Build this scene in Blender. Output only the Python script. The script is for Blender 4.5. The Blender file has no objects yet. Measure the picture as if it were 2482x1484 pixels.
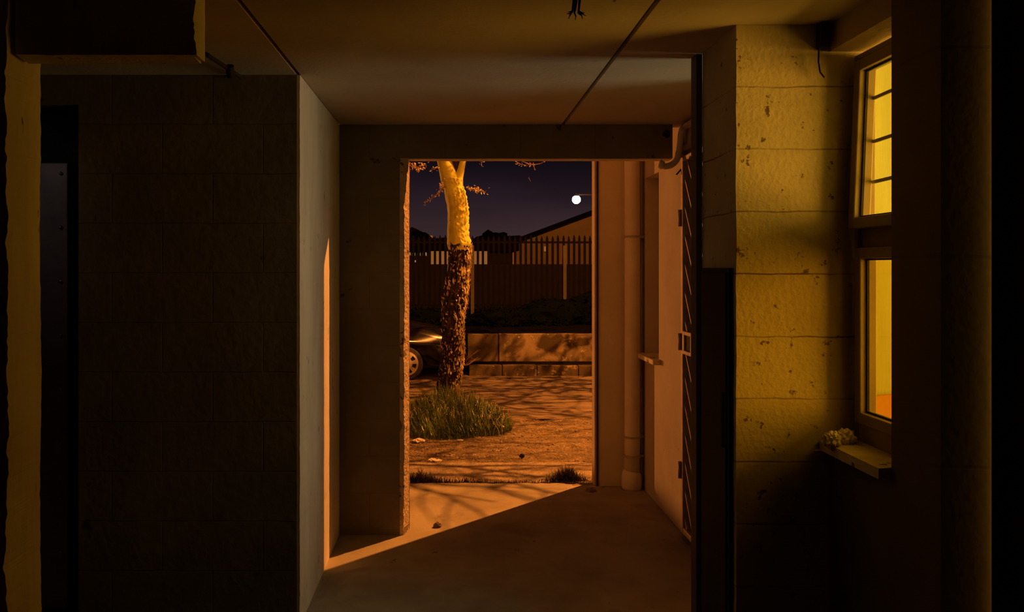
import bpy, bmesh, math, random
from mathutils import Vector, Matrix, noise
R = random.Random(7)
SC = bpy.context.scene
COL = SC.collection
F = 1930.0; VX, VY = 1100.0, 651.0; EYE = 1.6
def P(x, y, Y):                       # a point at depth Y along the sight line of a pixel
    return Vector(((x-VX)*Y/F, Y, EYE-(y-VY)*Y/F))

# ---------------------------------------------------------------- camera
cam = bpy.data.cameras.new('camera'); co = bpy.data.objects.new('camera', cam); COL.objects.link(co)
cam.sensor_width = 36.0; cam.lens = 36.0*F/2482
cam.shift_x = (1241-VX)/2482; cam.shift_y = -(742-VY)/2482
cam.clip_start = 0.05; cam.clip_end = 400
co.location = (0, 0, EYE); co.rotation_euler = (math.pi/2, 0, 0)
SC.camera = co
# ---------------------------------------------------------------- world: night sky with glow from the town near the horizon
w = bpy.data.worlds.new('night_sky'); SC.world = w; w.use_nodes = True
nt = w.node_tree; nt.nodes.clear()
def N(nt, t, **k):
    n = nt.nodes.new(t)
    for a, b in k.items(): setattr(n, a, b)
    return n
out = N(nt, 'ShaderNodeOutputWorld'); bg = N(nt, 'ShaderNodeBackground'); tc = N(nt, 'ShaderNodeTexCoord')
sp = N(nt, 'ShaderNodeSeparateXYZ'); rp = N(nt, 'ShaderNodeValToRGB')
nt.links.new(tc.outputs['Generated'], sp.inputs[0]); nt.links.new(sp.outputs['Z'], rp.inputs[0])
cr = rp.color_ramp
cr.elements[0].position = 0.0; cr.elements[0].color = (0.046, 0.0240, 0.0250, 1)
cr.elements[1].position = 0.5; cr.elements[1].color = (0.0025, 0.0018, 0.0040, 1)
e = cr.elements.new(0.045); e.color = (0.040, 0.0215, 0.0240, 1)
e = cr.elements.new(0.13); e.color = (0.0055, 0.0032, 0.0058, 1)
e = cr.elements.new(0.085); e.color = (0.0160, 0.0088, 0.0125, 1)
nz = N(nt, 'ShaderNodeTexNoise'); nz.inputs['Scale'].default_value = 3.2; nz.inputs['Detail'].default_value = 5
mp = N(nt, 'ShaderNodeMapping'); mp.inputs['Scale'].default_value = (1, 1, 5)
nt.links.new(tc.outputs['Generated'], mp.inputs[0]); nt.links.new(mp.outputs[0], nz.inputs[0])
mr = N(nt, 'ShaderNodeMapRange'); mr.inputs['From Min'].default_value = .3; mr.inputs['From Max'].default_value = .7
mr.inputs['To Min'].default_value = .75; mr.inputs['To Max'].default_value = 1.3
nt.links.new(nz.outputs[0], mr.inputs[0]); nt.links.new(mr.outputs[0], bg.inputs['Strength'])
nt.links.new(rp.outputs[0], bg.inputs['Color']); nt.links.new(bg.outputs[0], out.inputs[0])
# ---------------------------------------------------------------- colour management
SC.view_settings.view_transform = 'Standard'; SC.view_settings.look = 'None'
SC.view_settings.exposure = 0.0; SC.view_settings.gamma = 1.0; SC.view_settings.use_curve_mapping = False
SC.cycles.max_bounces = 10; SC.cycles.diffuse_bounces = 3; SC.cycles.transparent_max_bounces = 12
SC.cycles.caustics_reflective = False; SC.cycles.caustics_refractive = False
SC.cycles.sample_clamp_indirect = 4
# ---------------------------------------------------------------- lights
def light(name, typ, loc, power, col, rot=(0,0,0), **k):
    l = bpy.data.lights.new(name, typ); l.energy = power; l.color = col
    for a, b in k.items(): setattr(l, a, b)
    o = bpy.data.objects.new(name, l); COL.objects.link(o); o.location = loc; o.rotation_euler = rot
    return o
H = math.pi/2
light('sodium_street_light', 'POINT', (4.47, 9.47, 6.75), 5700, (1, .30, .045), shadow_soft_size=.025)
light('far_street_light', 'POINT', (6.9, 42.5, 5.0), 1500, (1, .45, .16), shadow_soft_size=.3)
light('left_low_light', 'POINT', (-30, 40, 1.2), 31500, (1, .30, .05), shadow_soft_size=.3)  # unseen low light added far left to brighten the right wall and trunk
light('room_lamp', 'AREA', (3.3, 1.95, 1.55), 145, (1, .47, .05), (0, H, 0), shape='RECTANGLE', size=1.5, size_y=1.5)
light('room_fill_light', 'POINT', (2.35, 2.15, 1.95), 9, (1, .50, .07), shadow_soft_size=.35)  # unseen fill added to brighten the room wall behind the pane
light('corridor_lamp', 'AREA', (2.4, 3.26, 1.88), 14, (1, .88, .56), (0, H, .0), shape='RECTANGLE', size=1.1, size_y=.38)
l_ = light('door_fill_light', 'SPOT', (-2.25, 2.80, 2.35), 0.8, (1.0, .82, .75), shadow_soft_size=.05, spot_size=1.0, spot_blend=.8)  # unseen spot added behind the pillar to lift the metal door
l_.rotation_euler = Vector((.28,.9,-.45)).to_track_quat('-Z','Y').to_euler()

# ---------------------------------------------------------------- materials
def mat(name, col, rough=.85, col2=None, scale=3.0, spots=None, spot_scale=9, spot_amt=.62, bump=.3, bscale=40, metal=0.0, bd=.006,
        stretch=(1,1,1), brick=None, spec=.3, fine=0.0, emit=None, estr=0, blotch=None, world=False):
    m = bpy.data.materials.new(name); m.use_nodes = True; nt = m.node_tree
    b = nt.nodes['Principled BSDF']; L = nt.links.new
    b.inputs['Roughness'].default_value = rough; b.inputs['Metallic'].default_value = metal
    b.inputs['Specular IOR Level'].default_value = spec
    tc = N(nt, 'ShaderNodeTexCoord'); mp = N(nt, 'ShaderNodeMapping'); mp.inputs['Scale'].default_value = stretch
    if world:
        gp = N(nt, 'ShaderNodeNewGeometry'); L(gp.outputs['Position'], mp.inputs[0])
    else: L(tc.outputs['Object'], mp.inputs[0])
    n1 = N(nt, 'ShaderNodeTexNoise'); n1.inputs['Scale'].default_value = scale; n1.inputs['Detail'].default_value = 8; n1.inputs['Roughness'].default_value = .62
    L(mp.outputs[0], n1.inputs[0])
    mx = N(nt, 'ShaderNodeMix', data_type='RGBA'); mx.inputs[6].default_value = (*col, 1); mx.inputs[7].default_value = (*(col2 or [c*.72 for c in col]), 1)
    r1 = N(nt, 'ShaderNodeMapRange'); r1.inputs[1].default_value = .35; r1.inputs[2].default_value = .65
    L(n1.outputs[0], r1.inputs[0]); L(r1.outputs[0], mx.inputs[0])
    cur = mx.outputs[2]
    def over(fac, c):
        nonlocal cur
        x = N(nt, 'ShaderNodeMix', data_type='RGBA'); x.inputs[7].default_value = (*c, 1)
        L(cur, x.inputs[6]); L(fac, x.inputs[0]); cur = x.outputs[2]
    if blotch:                                   # large irregular stains with a colour of their own
        n3 = N(nt, 'ShaderNodeTexNoise'); n3.inputs['Scale'].default_value = blotch[1]; n3.inputs['Detail'].default_value = 6; n3.inputs['Distortion'].default_value = .6
        L(mp.outputs[0], n3.inputs[0])
        r3 = N(nt, 'ShaderNodeMapRange'); r3.inputs[1].default_value = blotch[2]; r3.inputs[2].default_value = blotch[2]+.07
        L(n3.outputs[0], r3.inputs[0]); over(r3.outputs[0], blotch[0])
    if spots:
        n2 = N(nt, 'ShaderNodeTexNoise'); n2.inputs['Scale'].default_value = spot_scale; n2.inputs['Detail'].default_value = 3; n2.inputs['Roughness'].default_value = .75
        L(mp.outputs[0], n2.inputs[0])
        r2 = N(nt, 'ShaderNodeMapRange'); r2.inputs[1].default_value = spot_amt; r2.inputs[2].default_value = spot_amt+.045
        L(n2.outputs[0], r2.inputs[0]); over(r2.outputs[0], spots)
    bm_h = None
    if brick:                                    # (row height, brick width, z shift, colour, depth)
        sx = N(nt, 'ShaderNodeSeparateXYZ'); L(tc.outputs['Object'], sx.inputs[0])
        cx = N(nt, 'ShaderNodeCombineXYZ')
        ad = N(nt, 'ShaderNodeMath', operation='ADD'); L(sx.outputs[0], ad.inputs[0]); L(sx.outputs[1], ad.inputs[1])
        wob = N(nt, 'ShaderNodeTexNoise'); wob.inputs['Scale'].default_value = 9; L(tc.outputs['Object'], wob.inputs[0])
        wm = N(nt, 'ShaderNodeMath', operation='MULTIPLY_ADD'); wm.inputs[1].default_value = .012; L(wob.outputs[0], wm.inputs[0])
        az = N(nt, 'ShaderNodeMath', operation='SUBTRACT'); az.inputs[1].default_value = brick[2]+.006; L(sx.outputs[2], az.inputs[0])
        L(az.outputs[0], wm.inputs[2]); L(ad.outputs[0], cx.inputs[0]); L(wm.outputs[0], cx.inputs[1])
        bt = N(nt, 'ShaderNodeTexBrick'); bt.inputs['Scale'].default_value = 1; bt.inputs['Row Height'].default_value = brick[0]; bt.inputs['Brick Width'].default_value = brick[1]
        bt.inputs['Mortar Size'].default_value = brick[4]; bt.inputs['Mortar Smooth'].default_value = .5
        L(cx.outputs[0], bt.inputs[0])
        ms = N(nt, 'ShaderNodeMath', operation='MULTIPLY')
        r4 = N(nt, 'ShaderNodeMapRange'); r4.inputs[1].default_value = .38; r4.inputs[2].default_value = .6; r4.inputs[3].default_value=.25
        L(n1.outputs[0], r4.inputs[0]); L(bt.outputs['Fac'], ms.inputs[0]); L(r4.outputs[0], ms.inputs[1])
        over(ms.outputs[0], brick[3]); bm_h = ms.outputs[0]
    L(cur, b.inputs['Base Color'])
    nb = N(nt, 'ShaderNodeTexNoise'); nb.inputs['Scale'].default_value = bscale; nb.inputs['Detail'].default_value = 6
    L(mp.outputs[0], nb.inputs[0])
    bp = N(nt, 'ShaderNodeBump'); bp.inputs['Strength'].default_value = bump; bp.inputs['Distance'].default_value = bd
    h = nb.outputs[0]
    if bm_h:
        sb = N(nt, 'ShaderNodeMath', operation='SUBTRACT'); L(h, sb.inputs[0]); L(bm_h, sb.inputs[1]); h = sb.outputs[0]
    L(h, bp.inputs['Height']); L(bp.outputs[0], b.inputs['Normal'])
    if emit:
        b.inputs['Emission Color'].default_value = (*emit, 1); b.inputs['Emission Strength'].default_value = estr
    return m
PLA = mat('painted_plaster', (.60,.545,.42), .8, (.47,.42,.32), 2.2, spots=(.10,.075,.05), spot_scale=11, spot_amt=.70, bump=.35, bscale=30, stretch=(1,1,.5))
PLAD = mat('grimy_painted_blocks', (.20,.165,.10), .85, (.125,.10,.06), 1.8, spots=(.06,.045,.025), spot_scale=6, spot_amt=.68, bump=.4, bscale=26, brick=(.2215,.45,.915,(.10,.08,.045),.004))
BLK = mat('painted_concrete_blocks', (.60,.53,.35), .85, (.47,.40,.25), 2.6, spots=(.16,.11,.055), spot_scale=20, spot_amt=.635, bump=.45, bscale=55, brick=(.2215,60,.915,(.17,.12,.06),.0035))
STR = mat('whitewashed_plaster', (.80,.75,.62), .85, (.64,.59,.47), 3, spots=(.12,.10,.07), spot_scale=13, spot_amt=.66, bump=.4, bscale=35, stretch=(1.4,1.4,.45))
CEI = mat('concrete_ceiling', (.55,.49,.37), .9, (.44,.38,.28), 1.5, spots=(.18,.14,.09), spot_scale=12, spot_amt=.71, bump=.25, bscale=45)
FLO = mat('worn_concrete_floor', (.44,.385,.29), .8, (.27,.23,.165), 1.7, spots=(.13,.10,.08), spot_scale=7, spot_amt=.68, bump=.35, bscale=50, blotch=((.27,.22,.17),2.4,.60))
RAW = mat('broken_plaster_edge', (.80,.66,.52), .95, (.58,.46,.35), 8, spots=(.13,.08,.05), spot_scale=16, spot_amt=.62, bd=.02, bump=1, bscale=60)
FLR = mat('pillar_render', (.68,.64,.40), .95, (.52,.48,.28), 4, spots=(.14,.10,.05), spot_scale=9, spot_amt=.66, bump=.6, bscale=35, stretch=(1.5,1.5,.4))
WAO = mat('outer_wall_paint', (.80,.71,.52), .85, (.70,.61,.44), 2.5, spots=(.35,.26,.17), spot_scale=12, spot_amt=.74, bump=.3, bscale=45)
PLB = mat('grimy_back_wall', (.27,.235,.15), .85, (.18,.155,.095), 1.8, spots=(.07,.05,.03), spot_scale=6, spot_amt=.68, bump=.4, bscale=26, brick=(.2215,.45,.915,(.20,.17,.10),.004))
WAL = mat('cream_wall_paint', (.64,.56,.44), .85, (.54,.46,.36), 2.5, spots=(.25,.18,.12), spot_scale=12, spot_amt=.72, bump=.3, bscale=45)
PVC = mat('white_drain_pipe', (.88,.80,.64), .5, (.76,.68,.53), 4, spots=(.2,.13,.08), spot_scale=14, spot_amt=.72, bump=.08, bscale=30)
CON = mat('painted_conduit', (.55,.48,.38), .6, bump=.1)
GAT = mat('gate_steel', (.45,.38,.30), .5, (.30,.22,.16), 12, bump=.1, metal=.2)
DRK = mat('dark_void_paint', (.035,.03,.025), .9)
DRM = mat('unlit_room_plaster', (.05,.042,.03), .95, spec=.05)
BLM = mat('black_metal', (.02,.018,.016), .7, (.03,.026,.022), 5, bump=.1, spec=.15)
MET = mat('galvanised_sheet', (.42,.36,.40), .5, (.30,.25,.28), 5, bump=.2, bscale=18, metal=.2)
RIV = mat('rivet_metal', (.7,.7,.7), .25, metal=1.0, bump=0)
UPV = mat('window_frame_paint', (.34,.28,.17), .5, (.28,.23,.13), 5, bump=.08)
GSK = mat('rubber_gasket', (.02,.018,.015), .7)
SIL = mat('sill_concrete', (.85,.78,.52), .6, (.58,.50,.32), 7, spots=(.2,.15,.09), spot_scale=10, spot_amt=.62, bump=.4, bscale=40)
RMY = mat('room_wall_yellow', (.56,.64,.30), .8, (.46,.52,.22), 2, bump=.1, stretch=(6,1,.4))
ORG = mat('orange_cloth', (.62,.36,.05), .8, (.60,.24,.03), 6, bump=.1)
BAR = mat('burglar_bar_steel', (.60,.60,.30), .5, bump=.05)
DIR = mat('dirt_ground', (.34,.26,.16), .95, (.15,.11,.06), 7, spots=(.60,.50,.38), spot_scale=24, spot_amt=.60, bd=.05, bump=1, bscale=45, blotch=((.16,.115,.065),2.2,.56))
ASP = mat('old_asphalt', (.26,.20,.145), .85, (.15,.115,.08), 2.4, spots=(.07,.05,.035), spot_scale=3, spot_amt=.64, bd=.02, bump=.5, bscale=60, stretch=(.6,1.6,1))
KRB = mat('pebbled_kerb', (.55,.45,.34), .95, (.36,.29,.21), 20, spots=(.12,.09,.06), spot_scale=38, spot_amt=.60, bd=.02, bump=1, bscale=90)
LWL = mat('stained_low_wall', (.30,.23,.13), .9, (.17,.13,.07), 3, spots=(.42,.34,.22), spot_scale=6, spot_amt=.62, bump=.5, bscale=30, blotch=((.06,.042,.02),1.5,.52))
KRD = mat('stained_kerb', (.13,.10,.055), .9, (.06,.045,.025), 3, spots=(.26,.2,.12), spot_scale=5, spot_amt=.60, bump=.5, world=True)
PAV = mat('dark_paving', (.006,.005,.004), .95, bump=.5, spec=.05)
BRK = mat('old_bark', (.06,.04,.02), .85, (.012,.008,.005), 11, spots=(.62,.42,.22), spot_scale=24, spot_amt=.61, bd=.02, bump=.9, bscale=50)
FEV = mat('smooth_yellow_bark', (.66,.70,.085), .7, (.46,.42,.045), 5, spots=(.25,.13,.03), spot_scale=17, spot_amt=.68, bump=.4, bscale=26)
TWG = mat('twig_bark', (.45,.30,.14), .8, bump=.2)
LEF = mat('small_leaves', (.42,.36,.09), .6, bump=0)
GRS = mat('grass_green', (.21,.29,.035), .33, (.05,.09,.012), 3, bump=0, spec=.5)
GRD = mat('dry_grass', (.13,.10,.04), .7, (.07,.06,.025), 5, bump=0)
HDG = mat('hedge_leaves', (.004,.006,.004), .9, bump=0, spec=.02)
PAP = mat('white_paper', (.92,.90,.82), .8, (.80,.72,.58), 10, bump=.2)
WIR = mat('black_wire', (.02,.016,.012), .7, bump=0)
CAR = mat('black_car_paint', (.012,.010,.012), .16, (.016,.012,.012), 3, bump=0, spec=.7)
CGL = mat('dark_car_glass', (.01,.01,.012), .05, bump=0, spec=.8)
TYR = mat('tyre_rubber', (.05,.04,.035), .85, bump=.3)
RIM = mat('wheel_cover', (.62,.55,.47), .4, bump=0, metal=.2)
FEN = mat('palisade_steel', (.010,.008,.006), .8, (.007,.005,.004), 6, bump=.2, spec=.05)
FPO = mat('fence_post_steel', (.12,.10,.055), .8, bump=.2)
BWL = mat('brown_boundary_wall', (.016,.012,.006), .9, (.011,.008,.005), 2, bump=.3)
HWL = mat('house_gable_render', (.30,.235,.12), .9, (.24,.18,.09), 1, bump=.2)
RUF = mat('dark_roof', (.006,.005,.004), .9, spec=.02, bump=.3)
WLT = mat('lit_window_glow', (.1,.07,.04), .6, spec=0, emit=(1,.38,.09), estr=.22, bump=0)
WL2 = mat('small_lit_window', (.1,.08,.06), .6, emit=(1,.58,.30), estr=.25, bump=0)
LMP = mat('lamp_globe_glow', (1,.8,.5), .5, emit=(1,.80,.50), estr=40, bump=0)
POL = mat('lamp_post_paint', (.015,.012,.01), .8, spec=.05)
STN = mat('stone', (.30,.23,.17), .9, bump=.6)
g = bpy.data.materials.new('window_glass'); g.use_nodes = True; _n = g.node_tree; _n.nodes.clear()
_o = N(_n,'ShaderNodeOutputMaterial'); _t = N(_n,'ShaderNodeBsdfTransparent'); _g = N(_n,'ShaderNodeBsdfGlossy'); _m = N(_n,'ShaderNodeMixShader')
_t.inputs[0].default_value = (.93,.93,.88,1); _g.inputs['Roughness'].default_value = .12; _m.inputs[0].default_value = .05
_n.links.new(_t.outputs[0],_m.inputs[1]); _n.links.new(_g.outputs[0],_m.inputs[2]); _n.links.new(_m.outputs[0],_o.inputs[0]); GLS = g
GL2 = g.copy(); GL2.name = 'dimming_window_glass'  # lower pane tinted darker to dim the light low on the pier
for _q in GL2.node_tree.nodes:
    if _q.type == 'BSDF_TRANSPARENT': _q.inputs[0].default_value = (.78,.72,.42,1)

# ---------------------------------------------------------------- mesh helpers
def link(name, bm, m, parent=None, loc=None, smooth=False):
    if loc is not None:
        bmesh.ops.translate(bm, vec=-Vector(loc), verts=bm.verts)
    me = bpy.data.meshes.new(name); bmesh.ops.recalc_face_normals(bm, faces=bm.faces); bm.to_mesh(me); bm.free()
    for mm in (m if isinstance(m, (list, tuple)) else [m]): me.materials.append(mm)
    if smooth: me.polygons.foreach_set('use_smooth', [True]*len(me.polygons))
    o = bpy.data.objects.new(name, me); COL.objects.link(o)
    if loc is not None: o.location = loc
    if parent: o.parent = parent; 
    return o
def child(name, bm, m, parent, smooth=False):      # world-space mesh made local to its parent
    base = Vector(parent.get('_w', (0,0,0)))
    bmesh.ops.translate(bm, vec=-base, verts=bm.verts)
    o = link(name, bm, m, parent, None, smooth); o['_w'] = tuple(base)
    return o
def struct(name, bm, m, smooth=False):
    o = link(name, bm, m, None, None, smooth); o['kind'] = 'structure'; return o
def tag(o, label, cat, group=None, kind=None):
    o['label'] = label; o['category'] = cat
    if group: o['group'] = group
    if kind: o['kind'] = kind
    return o
def thing(name, label, cat, loc, group=None):
    o = bpy.data.objects.new(name, None); COL.objects.link(o); o.location = loc; o.empty_display_size = .1
    o['_w'] = tuple(loc); return tag(o, label, cat, group)
def single(name, bm, m, loc, label, cat, group=None, kind=None, smooth=False):
    return tag(link(name, bm, m, None, loc, smooth), label, cat, group, kind)
def B(): return bmesh.new()
def box(bm, x0, x1, y0, y1, z0, z1):
    vs = [bm.verts.new((x, y, z)) for x in (x0, x1) for y in (y0, y1) for z in (z0, z1)]
    for f in ((0,1,3,2),(4,6,7,5),(0,4,5,1),(2,3,7,6),(0,2,6,4),(1,5,7,3)): bm.faces.new([vs[i] for i in f])
    return vs
def bbox(bm, x0, x1, y0, y1, z0, z1, bev=.004, seg=2):
    t = bmesh.new(); box(t, x0, x1, y0, y1, z0, z1)
    bmesh.ops.bevel(t, geom=t.edges[:], offset=bev, segments=seg, affect='EDGES', profile=.5)
    me = bpy.data.meshes.new('t'); t.to_mesh(me); t.free(); bm.from_mesh(me); bpy.data.meshes.remove(me)
def loft(bm, foot, a0, a1, n, axis='z', seed=0.0, freq=5.0, fine=22.0):
    """corner columns run along an axis; each corner (u, v, jitter) wanders by its own jitter"""
    rings = []
    for i in range(n+1):
        a = a0+(a1-a0)*i/n; ring = []
        for k, (u, v, j) in enumerate(foot):
            d = (noise.noise(Vector((a*freq, k*7.3+seed, 1.1)))*.7+noise.noise(Vector((a*fine, k*5.1+seed, 4.2)))*.45+noise.noise(Vector((a*fine*3, k*3.1+seed, 9.2)))*.25)*j if j else 0
            d2 = noise.noise(Vector((a*freq*1.7, k*2.3+seed, 8.1)))*j*.6 if j else 0
            uu, vv = u+d, v+d2
            ring.append(bm.verts.new({'z':(uu,vv,a),'x':(a,uu,vv),'y':(uu,a,vv)}[axis]))
        rings.append(ring)
    m = len(foot)
    for i in range(n):
        for k in range(m):
            bm.faces.new((rings[i][k], rings[i][(k+1)%m], rings[i+1][(k+1)%m], rings[i+1][k]))
    bm.faces.new(rings[0][::-1]); bm.faces.new(rings[-1])
def tube(bm, pts, rad, seg=10, cap=True):
    pts = [Vector(p) for p in pts]; n = len(pts)
    if not isinstance(rad, (list, tuple)): rad = [rad]*n
    rings = []; prev = None
    for i, p in enumerate(pts):
        d = (pts[min(i+1,n-1)]-pts[max(i-1,0)]).normalized()
        if prev is None:
            a = d.cross(Vector((0,0,1)))
            if a.length < .1: a = d.cross(Vector((1,0,0)))
            a.normalize()
        else:
            a = prev-d*prev.dot(d)
            if a.length < 1e-5: a = d.orthogonal()
            a.normalize()
        prev = a; b = d.cross(a)
        rings.append([bm.verts.new(p+(a*math.cos(t)+b*math.sin(t))*rad[i]) for t in [2*math.pi*k/seg for k in range(seg)]])
    for i in range(n-1):
        for k in range(seg):
            bm.faces.new((rings[i][k], rings[i][(k+1)%seg], rings[i+1][(k+1)%seg], rings[i+1][k]))
    if cap: bm.faces.new(rings[0][::-1]); bm.faces.new(rings[-1])
def bar(bm, a, b, w, t, nrm):                   # flat bar from a to b, width w across, thickness t along nrm
    a, b, nrm = Vector(a), Vector(b), Vector(nrm).normalized(); d = (b-a).normalized(); s = d.cross(nrm).normalized()
    vs = [bm.verts.new(p+s*w*i+nrm*t*j) for p in (a, b) for i in (-.5,.5) for j in (-.5,.5)]
    for f in ((0,1,3,2),(4,6,7,5),(0,4,5,1),(2,3,7,6),(0,2,6,4),(1,5,7,3)): bm.faces.new([vs[i] for i in f])
def prism(bm, poly, y0, y1):                    # polygon in x,z pushed from y0 to y1
    a = [bm.verts.new((x,y0,z)) for x,z in poly]; b = [bm.verts.new((x,y1,z)) for x,z in poly]; n=len(poly)
    for i in range(n): bm.faces.new((a[i],a[(i+1)%n],b[(i+1)%n],b[i]))
    bm.faces.new(a[::-1]); bm.faces.new(b)
def blob(bm, c, r, sq=(1,1,1), amp=.3, fr=3.0, sub=3, seed=0):
    t = bmesh.new(); bmesh.ops.create_icosphere(t, subdivisions=sub, radius=1)
    for v in t.verts:
        n = v.co.normalized(); k = 1+amp*noise.noise(n*fr+Vector((seed,seed*2,0)))+amp*.6*abs(noise.noise(n*fr*2.7+Vector((seed,3,1))))
        v.co = Vector((n.x*sq[0], n.y*sq[1], n.z*sq[2]))*k*r+Vector(c)
    me = bpy.data.meshes.new('t'); t.to_mesh(me); t.free(); bm.from_mesh(me); bpy.data.meshes.remove(me)

CZ = 2.464                                         # ceiling height
# ================================================================ THE SETTING
# floor slab under the passage and out to its broken edge
bm = B()
def slab(bm, x0, x1, y0, y1, z0, z1, nx, edge=.02):
    pts = []
    for i in range(nx+1):
        x = x0+(x1-x0)*i/nx
        e_ = y1+edge*noise.noise(Vector((x*5,1,0)))+edge*.6*noise.noise(Vector((x*19,2,0)))
        if .82 < x < 1.5: e_ -= .10*math.sin((min(x,1.16)-.82)/.34*math.pi/2)+.03*noise.noise(Vector((x*16,7,0)))
        pts.append((x, e_))
    t = [bm.verts.new((x,y,z1)) for x,y in pts]; d = [bm.verts.new((x,y-.02,z0)) for x,y in pts]
    t0 = [bm.verts.new((x,y0,z1)) for x,y in pts]
    for i in range(nx):
        bm.faces.new((t[i],t0[i],t0[i+1],t[i+1])); bm.faces.new((t[i],t[i+1],d[i+1],d[i]))
slab(bm, -.9, 1.6, -1.6, 5.93, -.12, 0, 180)
box(bm, -4.2, -.9, -1.6, 4.78, -.12, 0); box(bm, 1.6, 3.7, -1.6, 5.9, -.12, 0)
struct('floor', bm, FLO)
# ceiling of slabs with two open joints
bm = B()
J1, J2 = -.69, .656
for x0, x1 in ((-4.2, J1-.012), (J1+.006, J2-.0095), (J2+.0095, 3.7)):
    loft(bm, [(x0,CZ,0),(x0,CZ+.16,0),(x1,CZ+.16,0),(x1,CZ,0)], -1.6, 4.88, 60, 'y')
box(bm, -4.2, 3.7, -1.6, 4.88, CZ+.16, CZ+.3)
struct('ceiling', bm, CEI)
# dark strips put into the open joints as shade, keeping the seams dark
for i, xj in enumerate((J1-.003, J2)):
    bm = B(); box(bm, xj-.0125, xj+.0125, -1.6, 4.86, CZ+.02, CZ+.05); struct('trim_%d' % (i+1), bm, GSK)
# left wall: whitewashed end return, side and painted face with a doorway
bm = B()
loft(bm, [(-.687,3.552,.0025),(-.687,4.78,0),(-.81,4.78,0),(-.81,3.67,0),(-.81,3.56,0)], 0, CZ, 160, 'z', 1)
struct('wall_left', bm, STR)
bm = B()
DX = -1.674
box(bm, DX, -.70, 3.551, 3.67, 0, CZ); box(bm, -4.2, -2.62, 3.551, 3.67, 0, CZ); box(bm, -2.62, DX, 3.551, 3.67, 2.33, CZ)
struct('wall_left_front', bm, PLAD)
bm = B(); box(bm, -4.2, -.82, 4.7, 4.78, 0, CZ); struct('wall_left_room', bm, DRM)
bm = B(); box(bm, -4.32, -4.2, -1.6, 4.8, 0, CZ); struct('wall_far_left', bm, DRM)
# near left wall end (pillar) with its rough edges
bm = B()
def PX(x, Y): return (x-VX)*Y/F
loft(bm, [(-1.375,2.45,.018),(-1.375,2.65,.007),(-1.8,2.65,0),(-1.8,2.45,0)], 0, CZ, 260, 'z', 3, 2.2, 14)
struct('wall_left_pillar', bm, FLR)
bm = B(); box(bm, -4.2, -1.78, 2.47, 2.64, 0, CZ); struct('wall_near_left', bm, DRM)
# lintel over the left way, its broken end lit
bm = B()
loft(bm, [(2.47,2.263,.004),(2.55,2.255,.002),(2.55,CZ,0),(2.47,CZ,0)], -1.36, -.81, 60, 'x', 5)
t = bmesh.new()
loft(t, [(-.82,2.47,.0),(-.82,2.55,0),(-.797,2.55,.002),(-.803,2.468,.018)], 2.262, CZ, 60, 'z', 6)
me = bpy.data.meshes.new('t'); t.to_mesh(me); t.free(); bm.from_mesh(me)
struct('trim_3', bm, FLR)
# back wall with the jagged left side of the opening
LZ = 2.263
bm = B()
loft(bm, [(-.302,4.78,.010),(-.272,4.89,.005),(-.70,4.89,0),(-.70,4.78,0)], 0, 2.22, 200, 'z', 11, 4, 16)
box(bm, -.70, -.31, 4.78, 4.89, 2.22, CZ)
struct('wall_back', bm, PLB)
bm = B()                                            # exposed plaster edge along the side of the opening
def edgeX(z, far):
    a = z
    f_ = 1.0 if z < 1.95 else max(0, 1-(z-1.95)/.32)
    j = .010*(noise.noise(Vector((a*4,3.3,1)))+.6*noise.noise(Vector((a*18,2,4)))+.35*noise.noise(Vector((a*50,1,5))))
    return (-.300+j+(1-f_)*.022, -.274+j*.3)[far]
prev = None
for i in range(241):
    z = 2.262*i/240
    c = [bm.verts.new((edgeX(z,0), 4.776, z)), bm.verts.new((edgeX(z,1), 4.872, z)), bm.verts.new((edgeX(z,1)-.004, 4.893, z)), bm.verts.new((-.325,4.893,z)), bm.verts.new((-.325,4.778,z))]
    if prev:
        for k in range(5): bm.faces.new((prev[k],prev[(k+1)%5],c[(k+1)%5],c[k]))
    else: bm.faces.new(c)
    prev = c
bm.faces.new(prev[::-1])
struct('trim_4', bm, RAW)
# building front above the passage and to the left
bm = B(); box(bm, -5, 3.9, 4.78, 4.89, CZ+.3, 4.6); box(bm, -5,-4.2,4.78,4.89,0,CZ+.3); box(bm,-4.2,-.70,4.785,4.89,0,CZ+.3); struct('wall_front_upper', bm, WAL)
# lintel over the opening
bm = B()
loft(bm, [(4.775,LZ,.002),(4.872,LZ,.002),(4.872,CZ+.3,0),(4.775,CZ+.3,0)], -.31, 1.312, 120, 'x', 17)
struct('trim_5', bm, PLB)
bm = B(); box(bm, -.285, 1.309, 4.779, 4.870, 2.2565, 2.2615); struct('trim_10', bm, mat('bounce_lit_soffit', (.82,.70,.52), .85, bump=.3))  # added pale board paints bounced light onto the lintel underside
# right wall: passage side
bm = B()
RX = 1.38
box(bm, RX, RX+.14, 4.757, 5.36, 0, LZ+.02); box(bm, RX, RX+.14, 4.757, 4.89, LZ+.02, 4.6)
box(bm, RX, RX+.14, 4.89, 5.85, 2.30, 4.6)
box(bm, RX, RX+.14, 5.36, 5.74, 0, .985)
box(bm, RX, RX+.14, 5.74, 5.86, 0, 2.30)
box(bm, RX, RX+.14, 5.36, 5.74, 2.25, 2.30)
box(bm, RX, RX+.14, 4.89, 5.36, LZ+.02, 2.30)
struct('wall_right', bm, WAL)
bm = B(); box(bm, RX, RX+.14, 3.20, 4.757, 2.33, CZ); box(bm, RX, RX+.14, 3.20, 3.56, 0, 1.12); box(bm, RX, RX+.14, 3.56, 4.02, 0, 2.38); struct('wall_right_over_gate', bm, WAL)  # unseen sill box added to keep the corridor lamp off the floor
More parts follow.
